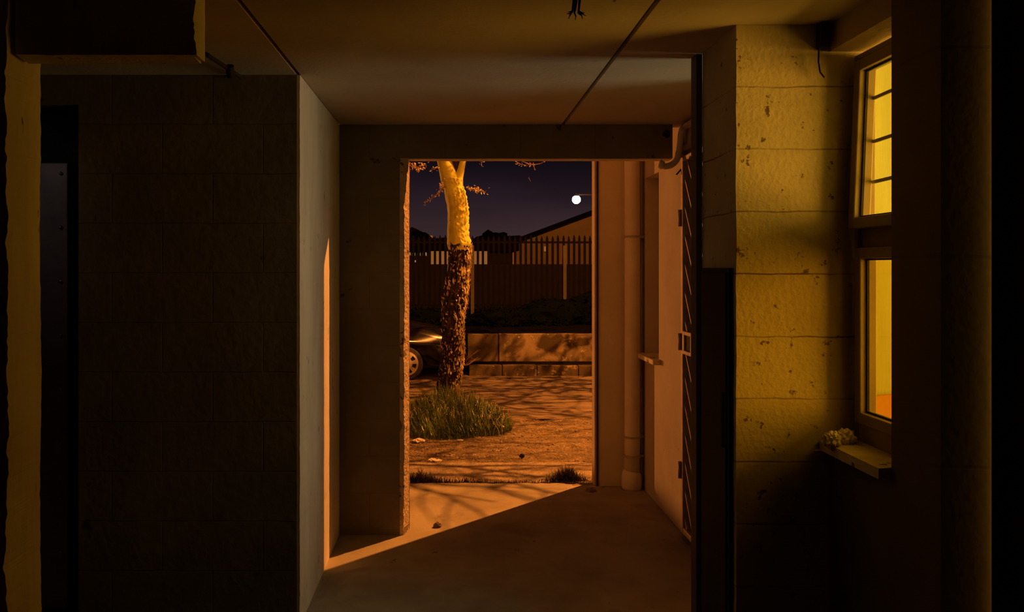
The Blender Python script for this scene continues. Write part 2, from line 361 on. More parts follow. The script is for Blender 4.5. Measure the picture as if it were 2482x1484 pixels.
# outer front wall, seen end-on at the right of the opening
bm = B()
loft(bm, [(1.062,5.85,.004),(1.043,5.87,.001),(1.043,5.97,.001),(1.6,5.97,0),(1.6,5.85,0)], 0, 4.6, 160, 'z', 21)
box(bm, 1.6, 5.2, 5.85, 5.97, -.2, 4.6)
struct('wall_outer_right', bm, WAO)
o_ = struct('trim_11', (lambda b: (box(b, 1.0475, 1.0615, 5.843, 5.85, 0, 4.0), b)[1])(B()), DRK)  # dark strip painted in for the shadow gap beside the wall end
bm = B(); box(bm, 1.036, 1.046, 5.862, 5.972, 0, 4.0); struct('trim_6', bm, mat('pale_corner_bead', (.74,.64,.48), .7, bump=.2))
# small window in the passage's right wall
w2 = link('window_2', B(), UPV); w2['kind'] = 'structure'
def part_box(name, par, m, *a, bev=None):
    b = B(); (bbox(b, *a, bev) if bev else box(b, *a)); return child(name, b, m, par)
part_box('window_frame', w2, UPV, RX+.10, RX+.14, 5.36, 5.40, .985, 2.25)
part_box('window_frame', w2, UPV, RX+.10, RX+.14, 5.70, 5.74, .985, 2.25)
part_box('window_frame', w2, UPV, RX+.10, RX+.14, 5.40, 5.70, .985, 1.03)
part_box('window_board', w2, WAL, RX+.11, RX+.13, 5.40, 5.70, 1.03, 2.25)
bm = B(); bbox(bm, 1.325, RX+.10, 5.30, 5.80, .955, .99, .006); child('window_sill', bm, SIL, w2)
# block pier on the right
bm = B()
loft(bm, [(1.0,2.82,.004),(1.0,3.20,0),(1.46,3.20,0),(1.46,2.82,0)], 0, CZ, 120, 'z', 31)
struct('wall_right_pier', bm, BLK)
bm = B(); box(bm, .976, 1.0, 3.205, 3.275, 0, CZ); struct('trim_7', bm, mat('grey_frame_paint', (.12,.10,.07), .6))
# side wall holding the window
WX = 1.33
bm = B()
box(bm, WX, 1.55, 2.175, 2.42, 0, CZ)
box(bm, WX, 1.55, 2.42, 2.82, 0, .955)
struct('wall_right_near', bm, mat('dark_painted_blocks', (.17,.13,.07), .85, (.13,.10,.05), 2, spots=(.1,.08,.05), spot_scale=8, spot_amt=.7, bump=.12, brick=(.2215*2.6,3,.48,(.1,.08,.05),.006)))
bm = B(); loft(bm, [(WX,2.368,.002),(1.55,2.368,0),(1.55,CZ,0),(WX,CZ,0)], 2.42, 2.82, 20, 'y', 9); struct('trim_8', bm, mat('beam_paint', (.50,.40,.24), .8, (.42,.33,.19), 4, spots=(.2,.15,.1), spot_scale=14, spot_amt=.7, bump=.4))
# doorway at the far right, unlit
bm = B(); box(bm, 1.43, 1.55, -1.6, 2.17, 2.44, CZ); box(bm, 1.43,1.55,-1.6,.9,0,2.44); struct('wall_right_doorway', bm, DRM)
d = link('door_2', B(), BLM); d['kind']='structure'
bm = B(); bbox(bm, 1.46, 1.50, .9, 2.165, .01, 2.435, .004); child('door_leaf', bm, BLM, d)
bm = B(); tube(bm, [(1.46,1.05,1.02),(1.41,1.05,1.02),(1.41,1.17,1.02)], .009, 8); child('door_handle', bm, MET, d)
# walls closing the passage behind the camera
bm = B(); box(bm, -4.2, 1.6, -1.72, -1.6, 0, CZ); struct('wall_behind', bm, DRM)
# rooms behind the right wall
bm = B()
box(bm, 1.461, 3.6, 2.822, 3.05, 0, CZ); box(bm, 3.48, 3.6, .3, 3.02, 0, CZ); box(bm, 1.55, 3.6, .2, .3, 0, CZ)
box(bm, 1.55, 3.6, .3, 3.02, CZ-.02, CZ)
struct('wall_lit_room', bm, RMY)
bm = B(); box(bm, 3.48, 3.6, 3.05, 5.2, 0, CZ); box(bm, 1.55, 3.48, 3.95, 4.05, 0, CZ); box(bm, 1.52, 3.48, 5.15, 5.25, 0, CZ); struct('wall_side_room', bm, DRM)
# window_1: the lit one beside the pier
w1 = link('window_1', B(), UPV); w1['kind'] = 'structure'
FY0, FY1 = 2.42, 2.80
Z0, Zm0, Zm1, Z1 = 1.0, 1.672, 1.738, 2.33
def frame(x0, x1, y0, y1, z0, z1, t, name='window_frame', m=UPV, bev=.004):
    b = B()
    bbox(b, x0, x1, y0, y0+t, z0, z1, bev); bbox(b, x0, x1, y1-t, y1, z0, z1, bev)
    bbox(b, x0+.001, x1-.001, y0+t*.9, y1-t*.9, z0, z0+t, bev); bbox(b, x0+.001, x1-.001, y0+t*.9, y1-t*.9, z1-t, z1, bev)
    return child(name, b, m, w1)
frame(1.415, 1.48, FY0, FY1+.015, .975, 2.35, .022)
b_ = B(); bbox(b_, 1.42, 1.476, FY0+.01, FY1, .99, 1.062, .003); child('bottom_rail', b_, UPV, w1)
b_ = B(); bbox(b_, 1.43, 1.476, FY0, FY1, Zm0, Zm1, .003); child('mullion', b_, UPV, w1)
for z0, z1, tl in ((Zm1, 2.325, .04), (1.062, Zm0, 0)):
    parts = [frame(1.405, 1.465, FY0+.02, FY1-.006, z0, z1, .038, 'sash')]
    b_ = B()
    y0, y1 = FY0+.056, FY1-.042
    for a in ((y0-.001,y0+.007,z0+.034,z1-.034),(y1-.007,y1+.001,z0+.034,z1-.034),(y0,y1,z0+.037,z0+.044),(y0,y1,z1-.044,z1-.037)):
        box(b_, 1.428, 1.436, a[0], a[1], a[2], a[3])
    parts.append(child('gasket', b_, GSK, w1))
    b_ = B(); box(b_, 1.439, 1.443, y0, y1, z0+.037, z1-.037); parts.append(child('pane', b_, GLS if tl else GL2, w1))
    for o_ in parts:                       # the upper sash stands slightly open at the bottom
        for v in o_.data.vertices: v.co.x -= (z1-v.co.z)*tl
b_ = B()
for zz in (2.195, 2.045, 1.905):
    bar(b_, (1.456, FY0+.01, zz), (1.456, FY1+.01, zz-.006), .012, .006, (1,0,0))
child('burglar_bar', b_, BAR, w1)
bm = B(); loft(bm, [(1.293,.958,.002),(1.293,.992,.003),(1.414,.998,0),(1.414,.958,0)], 2.425, 2.815, 20, 'y', 4)
sil = child('window_sill', bm, SIL, w1)
bm = B(); box(bm, 1.484, 1.95, 2.80, 2.818, .85, 1.17)
for v in bm.verts: v.co.z += .02*math.sin(v.co.x*20)
single('hanging_cloth', bm, ORG, (1.75,2.81,1.0), 'orange cloth glowing behind the bottom of the lower lit window pane', 'cloth')
# metal door in the left wall
d1 = link('door_1', B(), MET); d1['kind']='structure'
bm = B(); bbox(bm, -2.60, -1.79, 3.69, 3.73, .02, 2.09, .005); child('door_leaf', bm, MET, d1)
for k in range(8):
    bm = B(); blob(bm, (-1.82, 3.688, 2.04-.25*k), .009, amp=0, sub=2); child('rivet', bm, RIV, d1, True)
bm = B(); box(bm, -2.62, -1.68, 3.72, 3.76, 2.09, 2.33); child('door_header', bm, DRK, d1)

# ================================================================ OUTSIDE GROUND
def gz(Y):
    if Y < 6.6: return -.03
    if Y < 10: return -.03-.17*(Y-6.6)/3.4
    return -.2
def sheet(bm, x0, x1, y0, y1, nx, ny, amp, fr, dz=0, ext=None):
    g_ = [[bm.verts.new((x0+(x1-x0)*i/nx, y0+(y1-y0)*j/ny, gz(y0+(y1-y0)*j/ny)+dz+amp*noise.noise(Vector(((x0+(x1-x0)*i/nx)*fr,(y0+(y1-y0)*j/ny)*fr,0)))+amp*.5*noise.noise(Vector(((x0+(x1-x0)*i/nx)*fr*4,(y0+(y1-y0)*j/ny)*fr*4,3))))) for i in range(nx+1)] for j in range(ny+1)]
    for j in range(ny):
        for i in range(nx): bm.faces.new((g_[j][i],g_[j][i+1],g_[j+1][i+1],g_[j+1][i]))
bm = B(); sheet(bm, -5, 6, 5.6, 9.4, 220, 90, .016, 3.2, 0); struct('ground', bm, DIR, True)
bm = B(); sheet(bm, -12, 14, 9.3, 13.32, 130, 40, .010, 1.2, .004); struct('road', bm, ASP, True)
bm = B()                                              # pebbled concrete edging between slab and dirt
loft(bm, [(5.98,-.08,0),(5.98,-.008,.006),(6.55,.004,.006),(6.56,-.08,.006)], -4, 5, 200, 'x', 44, 3)
struct('trim_9', bm, KRB)
bm = B(); box(bm, -30, 34, 14.125, 60, -.3, .38); o=struct('embankment', bm, PAV)
bm = B(); box(bm, -30, .23, 13.0, 15.4, -.3, -.19); struct('parking_bay', bm, ASP)
bm = B(); box(bm, .26, 14, 13.45, 13.96, -.3, -.03); struct('far_pavement', bm, PAV)

# ================================================================ THINGS, nearest first
# crumpled tissue on the sill
for i,(px,py,r,sd,lab) in enumerate(((2017,1046,.025,1,'left crumpled white tissue lump on the window sill, nearer the block wall'),(2050,1037,.026,5,'right crumpled white tissue lump on the window sill, nearer the lit window'))):
    bm = B(); p = P(px, py, 2.72+.03*i); p.z = .992+r*.86
    blob(bm, p, r, (1,.95,1), .55, 2.6, 4, sd)
    single('crumpled_tissue', bm, PAP, (p.x,p.y,.992), lab, 'tissue', 'tissues on the sill')
# small bead of broken glass at the sill end
bm = B(); blob(bm, (1.328,2.45,.997), .003, amp=.2, sub=1); single('glass_bead', bm, RIV, (1.328,2.45,.994), 'tiny shiny glass bead at the near end of the window sill', 'bead')
# frayed wires from the ceiling
fw = thing('frayed_wire', 'frayed black cable end hanging from the ceiling near the top of the opening', 'wire', tuple(P(1398,20,2.2)))
c0 = P(1392, -30, 2.2); 
for s, path in enumerate((((1391,-75),(1391,0),(1388,25),(1385,30)),((1404,-75),(1405,0),(1403,22),(1402,32)),((1396,-75),(1397,5),(1394,22),(1392,30)))):
    bm = B(); tube(bm, [P(x,y,2.2+.004*s) for x,y in path], [.0042,.0036,.0032,.0026], 8); child('strand', bm, WIR, fw)
for (a, b_, c) in (((1386,30),(1380,33),(1374,33)),((1386,30),(1381,38),(1378,46)),((1392,30),(1396,40),(1394,49)),((1402,32),(1410,38),(1412,46)),((1402,32),(1412,34),(1421,39)),((1404,28),(1413,32),(1417,31)),((1388,28),(1383,28),(1376,30))):
    bm = B(); tube(bm, [P(*a,2.2),P(*b_,2.195),P(*c,2.19)], [.0024,.0018,.0006], 6); child('frayed_end', bm, WIR, fw)
# loose cable beside the beam
bm = B(); pts=[P(1990,55,2.79),P(1985,110,2.79),P(1984,150,2.79),P(1988,175,2.79),P(1998,188,2.79)]
tube(bm, pts, [.003]*5, 6); single('dangling_cable', bm, WIR, tuple(pts[0]), 'thin dark cable dangling down the yellow block pier from a ceiling corner bracket', 'cable')
bm = B(); bbox(bm, PX(1982,2.8), PX(2004,2.8), 2.775, 2.818, P(0,118,2.8).z, CZ-.005, .005); single('corner_bracket', bm, BLM, (PX(1990,2.8),2.8,2.4), 'dark bracket in the ceiling corner at the end of the window beam', 'bracket')
# small drip pipe by the left lintel
pp = thing('pipe_stub', 'short dim pipe stub with bracket under the ceiling by the left lintel', 'pipe', tuple(P(540,160,3.4)))
bm = B(); tube(bm, [P(500,132,3.0),P(540,158,3.25),P(585,188,3.53)], .009, 10); child('tube', bm, DRM, pp)
bm = B(); tube(bm, [P(556,160,3.3),P(560,185,3.33)], .018, 10); child('clamp', bm, BLM, pp)
# black cabinet on the side of the pier
cab = thing('meter_cabinet', 'tall black metal cabinet set on the side of the block pier', 'cabinet', (.985,3.0,0))
bm = B(); bbox(bm, .985, 1.0, 2.85, 3.165, .0, 1.602, .003); child('frame', bm, BLM, cab)
bm = B(); bbox(bm, .978, .986, 2.868, 3.147, .03, 1.585, .003); dr = child('cabinet_door', bm, BLM, cab)
bm = B(); bbox(bm, .972, .979, 2.885, 2.90, .95, 1.15, .002); child('handle', bm, DRM, dr)
# pipe bending round the lintel end
cp = thing('overflow_pipe', 'cream plastic pipe bending down round the right end of the lintel', 'pipe', (1.33,4.72,2.4))
pts = []
def arc(c, r, a0, a1, pl, n=8):
    o_ = []
    for i in range(n+1):
        t = a0+(a1-a0)*i/n; u, v = r*math.cos(t), r*math.sin(t)
        o_.append({'yz':(c[0],c[1]+u,c[2]+v),'xz':(c[0]+u,c[1],c[2]+v)}[pl])
    return o_
pts += [(1.345,3.9,2.425),(1.345,4.66,2.425)]
pts += arc((1.345,4.66,2.365), .06, math.pi/2, 0, 'yz', 6)
pts += [(1.338,4.72,2.30)]
pts += [(1.332-.08+.08*math.cos(t),4.72,2.285+.08*math.sin(t)) for t in [-math.pi/12*i for i in range(7)]]
pts += [(1.225,4.72,2.215)]
bm = B(); tube(bm, pts, .019, 14); child('tube', bm, PVC, cp, True)
bm = B(); tube(bm, [(1.24,4.72,2.21),(1.215,4.72,2.222)], .025, 14); child('socket', bm, PVC, cp, True)
bm = B(); tube(bm, [(1.345,4.62,2.425),(1.345,4.64,2.425)], .024, 14); child('clip', bm, CON, cp, True)
bm = B(); tube(bm, [(1.365,4.745,2.45),(1.372,4.745,2.30),(1.362,4.745,2.20),(1.33,4.76,2.16)], .005, 6); single('lintel_cable', bm, WIR, (1.36,4.745,2.3), 'thin black cable running beside the bent pipe at the lintel end', 'cable')
bm = B(); blob(bm, P(1615,325,4.774), .022, (1,.3,1), .3, 3, 2); single('lintel_hole', bm, DRK, tuple(P(1615,325,4.77)), 'small black hole at the right end of the lintel', 'hole')  # dark lump stands for a black hole in the lintel
# security gate
gx = 1.372
gt = thing('security_gate', 'steel security gate with diagonal bars across the dark side doorway', 'gate', (gx, 4.38, .02))
bm = B(); bbox(bm, gx-.018, gx+.018, 4.715, 4.752, .03, 2.33, .004); child('stile', bm, GAT, gt)
bm = B(); bbox(bm, gx-.018, gx+.018, 4.03, 4.066, .03, 2.33, .004); child('stile', bm, GAT, gt)
for z in (.03, 2.295, 2.235): 
    bm = B(); bbox(bm, gx-.016, gx+.016, 4.066, 4.715, z, z+.034, .004); child('rail', bm, GAT, gt)
y0, y1, zb, zt = 4.066, 4.715, .064, 2.235
sl = 1.36
for k in range(-6, 15):                                # each slanting bar, clipped to the frame
    zt_ = 2.30-.168*k                                  # height at the far stile
    za, ya = zt_, y1; zb_, yb = zt_-sl*(y1-y0), y0
    if za > zt: ya = y1-(za-zt)/sl; za = zt
    if zb_ < zb: yb = y0+(zb-zb_)/sl; zb_ = zb
    if ya-yb < .03: continue
    bm = B(); bar(bm, (gx,ya,za), (gx,yb,zb_), .011, .011, (1,0,0)); child('bar', bm, GAT, gt)
bm = B(); zc = P(0,832,4.65).z
bbox(bm, gx-.024, gx+.02, 4.53, 4.70, zc+.045, zc+.068, .003); bbox(bm, gx-.024, gx+.02, 4.53, 4.70, zc-.068, zc-.045, .003)
bbox(bm, gx-.024, gx+.02, 4.668, 4.70, zc-.05, zc+.05, .003); bbox(bm, gx-.024, gx+.02, 4.53, 4.545, zc-.05, zc+.05, .003)
lb = child('lock_box', bm, GAT, gt)
bm = B(); bbox(bm, gx-.012, gx+.012, 4.547, 4.666, zc-.044, zc+.044, .003); child('lock', bm, BLM, lb)
for z in (.4, zc, 1.9):
    bm = B(); tube(bm, [(gx-.026,4.745,z-.05),(gx-.026,4.745,z+.05)], .010, 10); child('hinge', bm, GAT, gt, True)
# drain pipe
px_, py_ = (1531-VX)*5.79/F, 5.775
dp = thing('drain_pipe', 'thick cream drain pipe standing in the corner right of the opening', 'pipe', (px_, py_, 0))
bm = B(); tube(bm, [(px_+.002*math.sin(z*1.3),py_,z) for z in [.1+i*.3 for i in range(15)]], .0555, 28); child('tube', bm, PVC, dp, True)
bm = B(); tube(bm, [(px_-.004,py_,.0),(px_-.004,py_,.02),(px_-.004,py_,.09),(px_-.004,py_,.115),(px_-.002,py_,.135)], [.066,.071,.071,.066,.057], 28); child('socket', bm, PVC, dp, True)
for zz in (.24,.38,1.83):
    bm = B(); tube(bm, [(px_,py_,zz-.008),(px_,py_,zz+.008)], .0605, 28); bbox(bm, px_+.045, px_+.095, py_-.008, py_+.03, zz-.010, zz+.010, .003); child('pipe_clamp', bm, CON, dp)
bm = B(); xx = PX(1556,5.81)
tube(bm, [(xx+.004*noise.noise(Vector((z*2,0,0))),5.818,z) for z in [.02+i*.1 for i in range(42)]], .0125, 10)
single('conduit', bm, PVC, (xx,5.82,0), 'thin cream conduit between the thick drain pipe and the wall corner', 'conduit', smooth=True)
# litter and stones
def litter(name, px, py, Z, r, sq, m, lab, cat, grp=None, seed=1, amp=.5):
    Y = (EYE-Z)*F/(py-VY); p = P(px, py, Y); bm = B(); blob(bm, (p.x,p.y,Z+r*sq[2]*.55), r, sq, amp, 2.2, 3, seed)
    return single(name, bm, m, (p.x,p.y,Z), lab, cat, grp)
litter('stone', 1060, 1278, 0, .022, (1,.9,.8), STN, 'small dark stone on the orange-lit slab just inside the opening', 'stone')
litter('stone', 903, 1275, 0, .034, (1,.8,.6), DRK, 'flat dark lump at the foot of the back wall', 'stone')
litter('stone', 965, 1277, 0, .020, (1,.8,.7), DRK, 'small dark lump beside the left jamb of the opening', 'stone')
litter('stone', 1265, 1108, -.03, .021, (1,.8,.8), DRK, 'dark stone lying on the dirt right of the tree', 'stone')
litter('paper_scrap', 1015, 1071, -.075, .05, (1,.8,.4), PAP, 'largest white paper scrap, left of the grass mound', 'litter')
litter('paper_scrap', 1048, 1118, -.03, .035, (1,.7,.4), PAP, 'white paper scrap on the dirt behind the concrete edging', 'litter', seed=3)
litter('paper_scrap', 1062, 1120, -.03, .03, (1,.8,.4), PAP, 'smaller pale scrap right beside the paper on the edging', 'litter', seed=4)
litter('paper_scrap', 1115, 1069, -.075, .022, (1.3,.8,.4), PAP, 'tiny pale scrap at the front foot of the grass mound', 'litter', seed=5)
litter('paper_scrap', 1215, 1038, -.09, .035, (1,.8,.5), PAP, 'pale scrap at the right edge of the grass mound', 'litter', seed=6)
litter('rubble_chunk', 1432, 1192, 0, .028, (1.2,.8,.6), STN, 'pale rubble chunk by the foot of the outer wall', 'rubble', seed=8)
litter('rubble_chunk', 1395, 1182, -.02, .03, (1.4,.8,.5), STN, 'rubble chunk in the broken notch of the slab edge', 'rubble', seed=9)
# scattered twigs and gravel on the dirt
bm = B()
for i in range(900):
    x = R.uniform(-1.6, 2.4); y = R.uniform(6.6, 9.4); blob(bm, (x,y,gz(y)+.004), R.uniform(.004,.013), (1,1,.6), .3, 2, 1, i)
single('gravel', bm, STN, (0,7.5,-.05), 'loose gravel and crumbs scattered over the dirt around the tree', 'gravel', kind='stuff')

# grass
def blades(bm, n, fn, w=.006):
    for i in range(n):
        x, y, z, h, lean = fn()
        a = R.uniform(0, 2*math.pi); dx, dy = math.cos(a), math.sin(a); sx, sy = -dy*w, dx*w
        L_ = lean*R.uniform(.3,1.2); vs = []
        for k in range(5):
            t = k/4; px = x+dx*L_*t*t; py = y+dy*L_*t*t; pz = z+h*(t-.18*t*t*(L_/max(h,.01))); ww = (1-t)**.6
            if k < 4: vs.append((bm.verts.new((px-sx*ww,py-sy*ww,pz)), bm.verts.new((px+sx*ww,py+sy*ww,pz))))
            else: tip = bm.verts.new((px,py,pz))
        for k in range(3): bm.faces.new((vs[k][0],vs[k][1],vs[k+1][1],vs[k+1][0]))
        bm.faces.new((vs[3][0],vs[3][1],tip))
def mound():
    while True:
        x, y = R.uniform(-.85,.85), R.uniform(-.95,.6); r = math.hypot(x/.70, y/.85)
        if r < 1: break
    h = (.33*(1-r)**.6+.09)*R.uniform(.6,1.25)
    return -.06+x, 8.72+y, gz(8.72+y)-.01+.07*(1-r), h, .14
tr_grass = bm = B(); blades(bm, 5200, mound, .0045)
single('grass_mound', bm, GRS, (-.06,8.72,-.13), 'mound of green grass around the foot of the tree', 'grass', kind='stuff')
def stalk():
    x, y = R.uniform(-.5,.6), R.uniform(-.6,.2); return -.06+x, 8.7+y, gz(8.7)-.01, R.uniform(.25,.45), .12
bm = B()
for i in range(170):
    x, y, z, h, l = stalk(); r = math.hypot((x+.06)/.7,(y-8.7)/.9); h *= (1-.5*r)
    a = R.uniform(0,6.28); tx, ty = x+math.cos(a)*.08, y+math.sin(a)*.08
    tube(bm, [(x,y,z),(x*.6+tx*.4,y*.6+ty*.4,z+h*.6),(tx,ty,z+h)], [.0018,.0015,.001], 4)
    for j in range(3): blob(bm, (tx+R.uniform(-.012,.012),ty+R.uniform(-.012,.012),z+h-j*.012), .0045, amp=.2, sub=1)
single('seed_stalks', bm, PAP, (-.06,8.7,-.12), 'pale seed heads standing up out of the grass mound', 'grass', kind='stuff')
def tuft(cx, cy, rx, ry, h0, z):
    def f():
        x, y = R.gauss(0,.4)*rx, R.gauss(0,.4)*ry; return cx+x, cy+y, z, h0*R.uniform(.4,1.1)*max(.3,1-abs(x)/rx*.7), .07
    return f
p = P(1375,1165,5.98)
bm = B(); blades(bm, 520, tuft(p.x,6.03,.17,.05,.14,-.01), .0035); single('grass_tuft', bm, GRD, (p.x,6.03,0), 'dark spiky grass tuft in the broken slab edge by the right jamb', 'grass', kind='stuff')
p = P(1020,1165,5.98)
bm = B(); blades(bm, 420, tuft(p.x,6.0,.22,.03,.11,-.01), .0035)
blades(bm, 420, lambda: (R.uniform(-.5,.25),R.uniform(5.96,6.0),-.01,R.uniform(.015,.06),.03), .003)
blades(bm, 200, lambda: (R.uniform(.25,1.0),R.uniform(5.95,5.99),-.01,R.uniform(.01,.035),.03), .003)
single('grass_fringe', bm, GRD, (p.x,6.0,0), 'fringe of short dark grass along the joint between slab and edging', 'grass', kind='stuff')

# ---------------------------------------------------------------- tree
TY = 9.0
prof = [(388,1059,1130),(410,1064,1126),(430,1069,1122),(445,1073,1121),(460,1076,1126),(480,1079,1131),(500,1083,1134),(516,1085,1137),(530,1084,1136),(560,1083,1136),(580,1083,1139),(592,1083,1142),(606,1086,1141),(620,1088,1140),(660,1084,1136),(700,1078,1135),(730,1074,1130),(760,1070,1125),(800,1072,1121),(840,1070,1125),(880,1068,1121),(930,1062,1114),(970,1056,1109),(1030,1050,1106)]
def trunk_at(y):
    for i in range(len(prof)-1):
        a, b = prof[i], prof[i+1]
        if a[0] <= y <= b[0]:
            t = (y-a[0])/(b[0]-a[0]); l = a[1]+(b[1]-a[1])*t; r = a[2]+(b[2]-a[2])*t; return (l+r)/2, (r-l)/2
    a = prof[0] if y < prof[0][0] else prof[-1]; return (a[1]+a[2])/2, (a[2]-a[1])/2
tree = thing('yellow_barked_tree', 'tree with smooth yellow upper trunk and rough dark flaking bark below, in the opening', 'tree', (0, TY, gz(TY)))
def trunk_mesh(y_top, y_bot, ny, seg, off, amp_fn):
    bm = B(); rings = []
    for i in range(ny+1):
        y = y_top+(y_bot-y_top)*i/ny; cx, r = trunk_at(y); c = P(cx, y, TY); r = r*TY/F*.97
        ring = []
        for k in range(seg):
            t = 2*math.pi*k/seg; n = Vector((math.cos(t), math.sin(t), 0))
            d = amp_fn(n, c.z, y, t)
            ring.append(bm.verts.new(c+n*(r+off+d)))
        rings.append(ring)
    for i in range(ny):
        for k in range(seg): bm.faces.new((rings[i][k], rings[i+1][k], rings[i+1][(k+1)%seg], rings[i][(k+1)%seg]))
    bm.faces.new(rings[0][::-1]); bm.faces.new(rings[-1]); return bm
def smooth_amp(n, z, y, t):
    d = .006*noise.noise(Vector((n.x*2,n.y*2,z*4)))+.004*noise.noise(Vector((n.x*6,n.y*6,z*14)))
    v = noise.noise(Vector((n.x*9,n.y*9,z*26)))
    if n.x > -.25 and v > .05: d += (v-.05)*.024
    return d
child('trunk', trunk_mesh(434, 606, 260, 72, 0, smooth_amp), FEV, tree, True)
def bark_amp(n, z, y, t):
    p = Vector((n.x*2.6, n.y*2.6, z*5.2)); dist, pt = noise.voronoi(p+Vector((0,0,.3*noise.noise(p))))
    e_ = dist[1]-dist[0]
    d = .026*min(1, e_*2.6)+.010*noise.cell(pt[0]*7)-.006
    d += .007*noise.noise(Vector((n.x*9,n.y*9,z*30)))+.004*noise.noise(Vector((n.x*20,n.y*20,z*60)))
    if y < 625: d *= max(.15, (y-588)/37)
    return d-.008+(.007 if y < 606 else .007*max(0,1-(y-606)/20))
bm = trunk_mesh(589, 1030, 560, 120, .0, bark_amp)
# ragged upper lip of the old bark
for v in bm.verts:
    y = VY-(v.co.z-EYE)*F/TY
    if y < 596:
        v.co.z += .05*noise.noise(Vector((v.co.x*14, v.co.y*14, 0)))-.01
child('old_bark', bm, BRK, tree)
# loose pale flakes curling off the bark, clustered right to paint its lit side
bm = B()
for i in range(1000):
    y = R.uniform(600, 990); cx, r = trunk_at(y); c = P(cx, y, TY); r = r*TY/F
    t = (R.gauss(-.25,.55) if R.random() < .8 else R.uniform(-math.pi,.6)); n = Vector((math.cos(t), math.sin(t), 0)); s = Vector((-n.y, n.x, 0))
    h = R.uniform(.015,.04)*R.choice((1,1,2.2)); w_ = R.uniform(.003,.014); b0 = c+n*(r+.002); lift = R.uniform(.006,.026)
    up = Vector((0,0,1)) if R.random()<.6 else Vector((0,0,-1)); up = (up+s*R.uniform(-.5,.5)).normalized()
    q = [b0-s*w_, b0+s*w_, b0+s*w_*.7+up*h*.6+n*lift*.5, b0-s*w_*.8+up*h*.6+n*lift*.5, b0+up*h+n*lift]
    th = n*.003
    va = [bm.verts.new(v) for v in q]; vb = [bm.verts.new(v+th) for v in q]
    order = [0,1,2,4,3]
    bm.faces.new([va[k] for k in order][::-1]); bm.faces.new([vb[k] for k in order])
    for k in range(5): bm.faces.new((va[order[k]],va[order[(k+1)%5]],vb[order[(k+1)%5]],vb[order[k]]))
fl = child('bark_flakes', bm, mat('bark_flake', (.95,.84,.45), .45, (.22,.13,.06), 13, bump=.3), tree); fl['kind'] = 'stuff'
for q_, r_ in ((P(1131,516,TY),.03),(P(1134,586,TY),.04)):
    bm = B(); blob(bm, q_, r_, (1,.9,.9), .3, 2, 2); child('burl', bm, FEV, tree, True)
# main limbs
def limb(path, rad, name='limb', m=FEV, seg=20, bump=.004):
    pts = []; rr = []
    for i in range(len(path)-1):
        for k in range(6):
            t = k/6; a, b = Vector(path[i]), Vector(path[i+1]); pts.append(a.lerp(b,t)); rr.append(rad[i]+(rad[i+1]-rad[i])*t)
    pts.append(Vector(path[-1])); rr.append(rad[-1])
    for i in range(1, len(pts)-1): pts[i] += Vector((noise.noise(pts[i]*5),noise.noise(pts[i]*5+Vector((9,0,0))),0))*bump*2
    b_ = B(); tube(b_, pts, rr, seg); return child(name, b_, m, tree, True)
limb([P(1095,452,TY), P(1087,425,TY), P(1080,405,TY), P(1073,380,TY), P(1062,330,TY), P(1040,240,TY-.1), P(1010,120,TY-.3)], [.108,.098,.086,.072,.07,.06,.04])
limb([P(1106,462,TY-.02), P(1110,434,TY), P(1117,410,TY), P(1123,385,TY), P(1140,330,TY), P(1180,230,TY-.3), P(1240,100,TY-.6)], [.08,.056,.040,.034,.034,.032,.028])
limb([P(1100,440,TY+.03), P(1102,405,TY+.06), P(1104,370,TY+.08), P(1108,280,TY+.2)], [.08,.062,.06,.04], 'limb', BRK, bump=.02)
def slabward(p):                              # leaves out boughs whose shadow would fall on the inner slab
    k = 6.75/max(.5, 6.75-p.z); return 9.47-(9.47-p.y)*k < 5.5
def grow(bm, lf, p, d, r, L_, depth):
    n = 5; pts = [p]; dd = d.copy()
    if slabward(p): return
    for i in range(n):
        dd = (dd+Vector((R.uniform(-.3,.3),R.uniform(-.3,.3),R.uniform(-.16,.18)))).normalized(); pts.append(pts[-1]+dd*L_/n)
        zl = 1.68+.145*pts[-1].y
        if pts[-1].z < zl: pts[-1].z = zl+R.uniform(0,.1); dd.z = abs(dd.z)
    tube(bm, pts, [r*(1-.6*i/n) for i in range(n+1)], 5 if depth < 2 else 7)
    if depth <= 0:
        for q in pts[1:]:
            for j in range(4 if q.y > 8.9 else 1): leaf(lf, q, .045 if q.y > 8.9 else .025)
        return
    for i in range(3 if depth > 1 else 4):
        k = R.randint(1, n); nd = (dd+Vector((R.uniform(-1,1),R.uniform(-1,1),R.uniform(-.4,.45)))).normalized()
        grow(bm, lf, pts[k], nd, r*.5, L_*.62, depth-1)
def leaf(bm, p, s):
    a = Vector((R.uniform(-1,1),R.uniform(-1,1),R.uniform(-1,1))).normalized(); b = a.orthogonal().normalized(); s *= R.uniform(.5,1.2)
    o_ = p+Vector((R.uniform(-1,1),R.uniform(-1,1),R.uniform(-1,1)))*.02
    bm.faces.new([bm.verts.new(o_+v) for v in (a*s*.0, a*s*.5+b*s*.22, a*s, a*s*.5-b*s*.22)])
crown = [((1.2,8.4,4.0),(2.35,8.0,3.5)),((.9,8.6,4.3),(2.2,8.8,3.9)),((.3,8.8,4.5),(3.0,8.2,4.4)),((-.5,8.7,4.4),(-1.4,8.0,4.2)),((1.0,8.8,4.4),(2.8,9.8,4.3)),((1.5,9.3,4.3),(2.9,10.5,3.8)),((1.8,9.6,4.2),(3.4,10.0,3.9)),((2.0,9.8,4.2),(3.9,10.6,4.3)),((1.9,9.9,4.0),(3.0,11.2,4.1)),((1.6,8.2,4.0),(3.0,8.0,3.8)),((1.4,9.8,4.4),(2.2,11.0,4.0))]
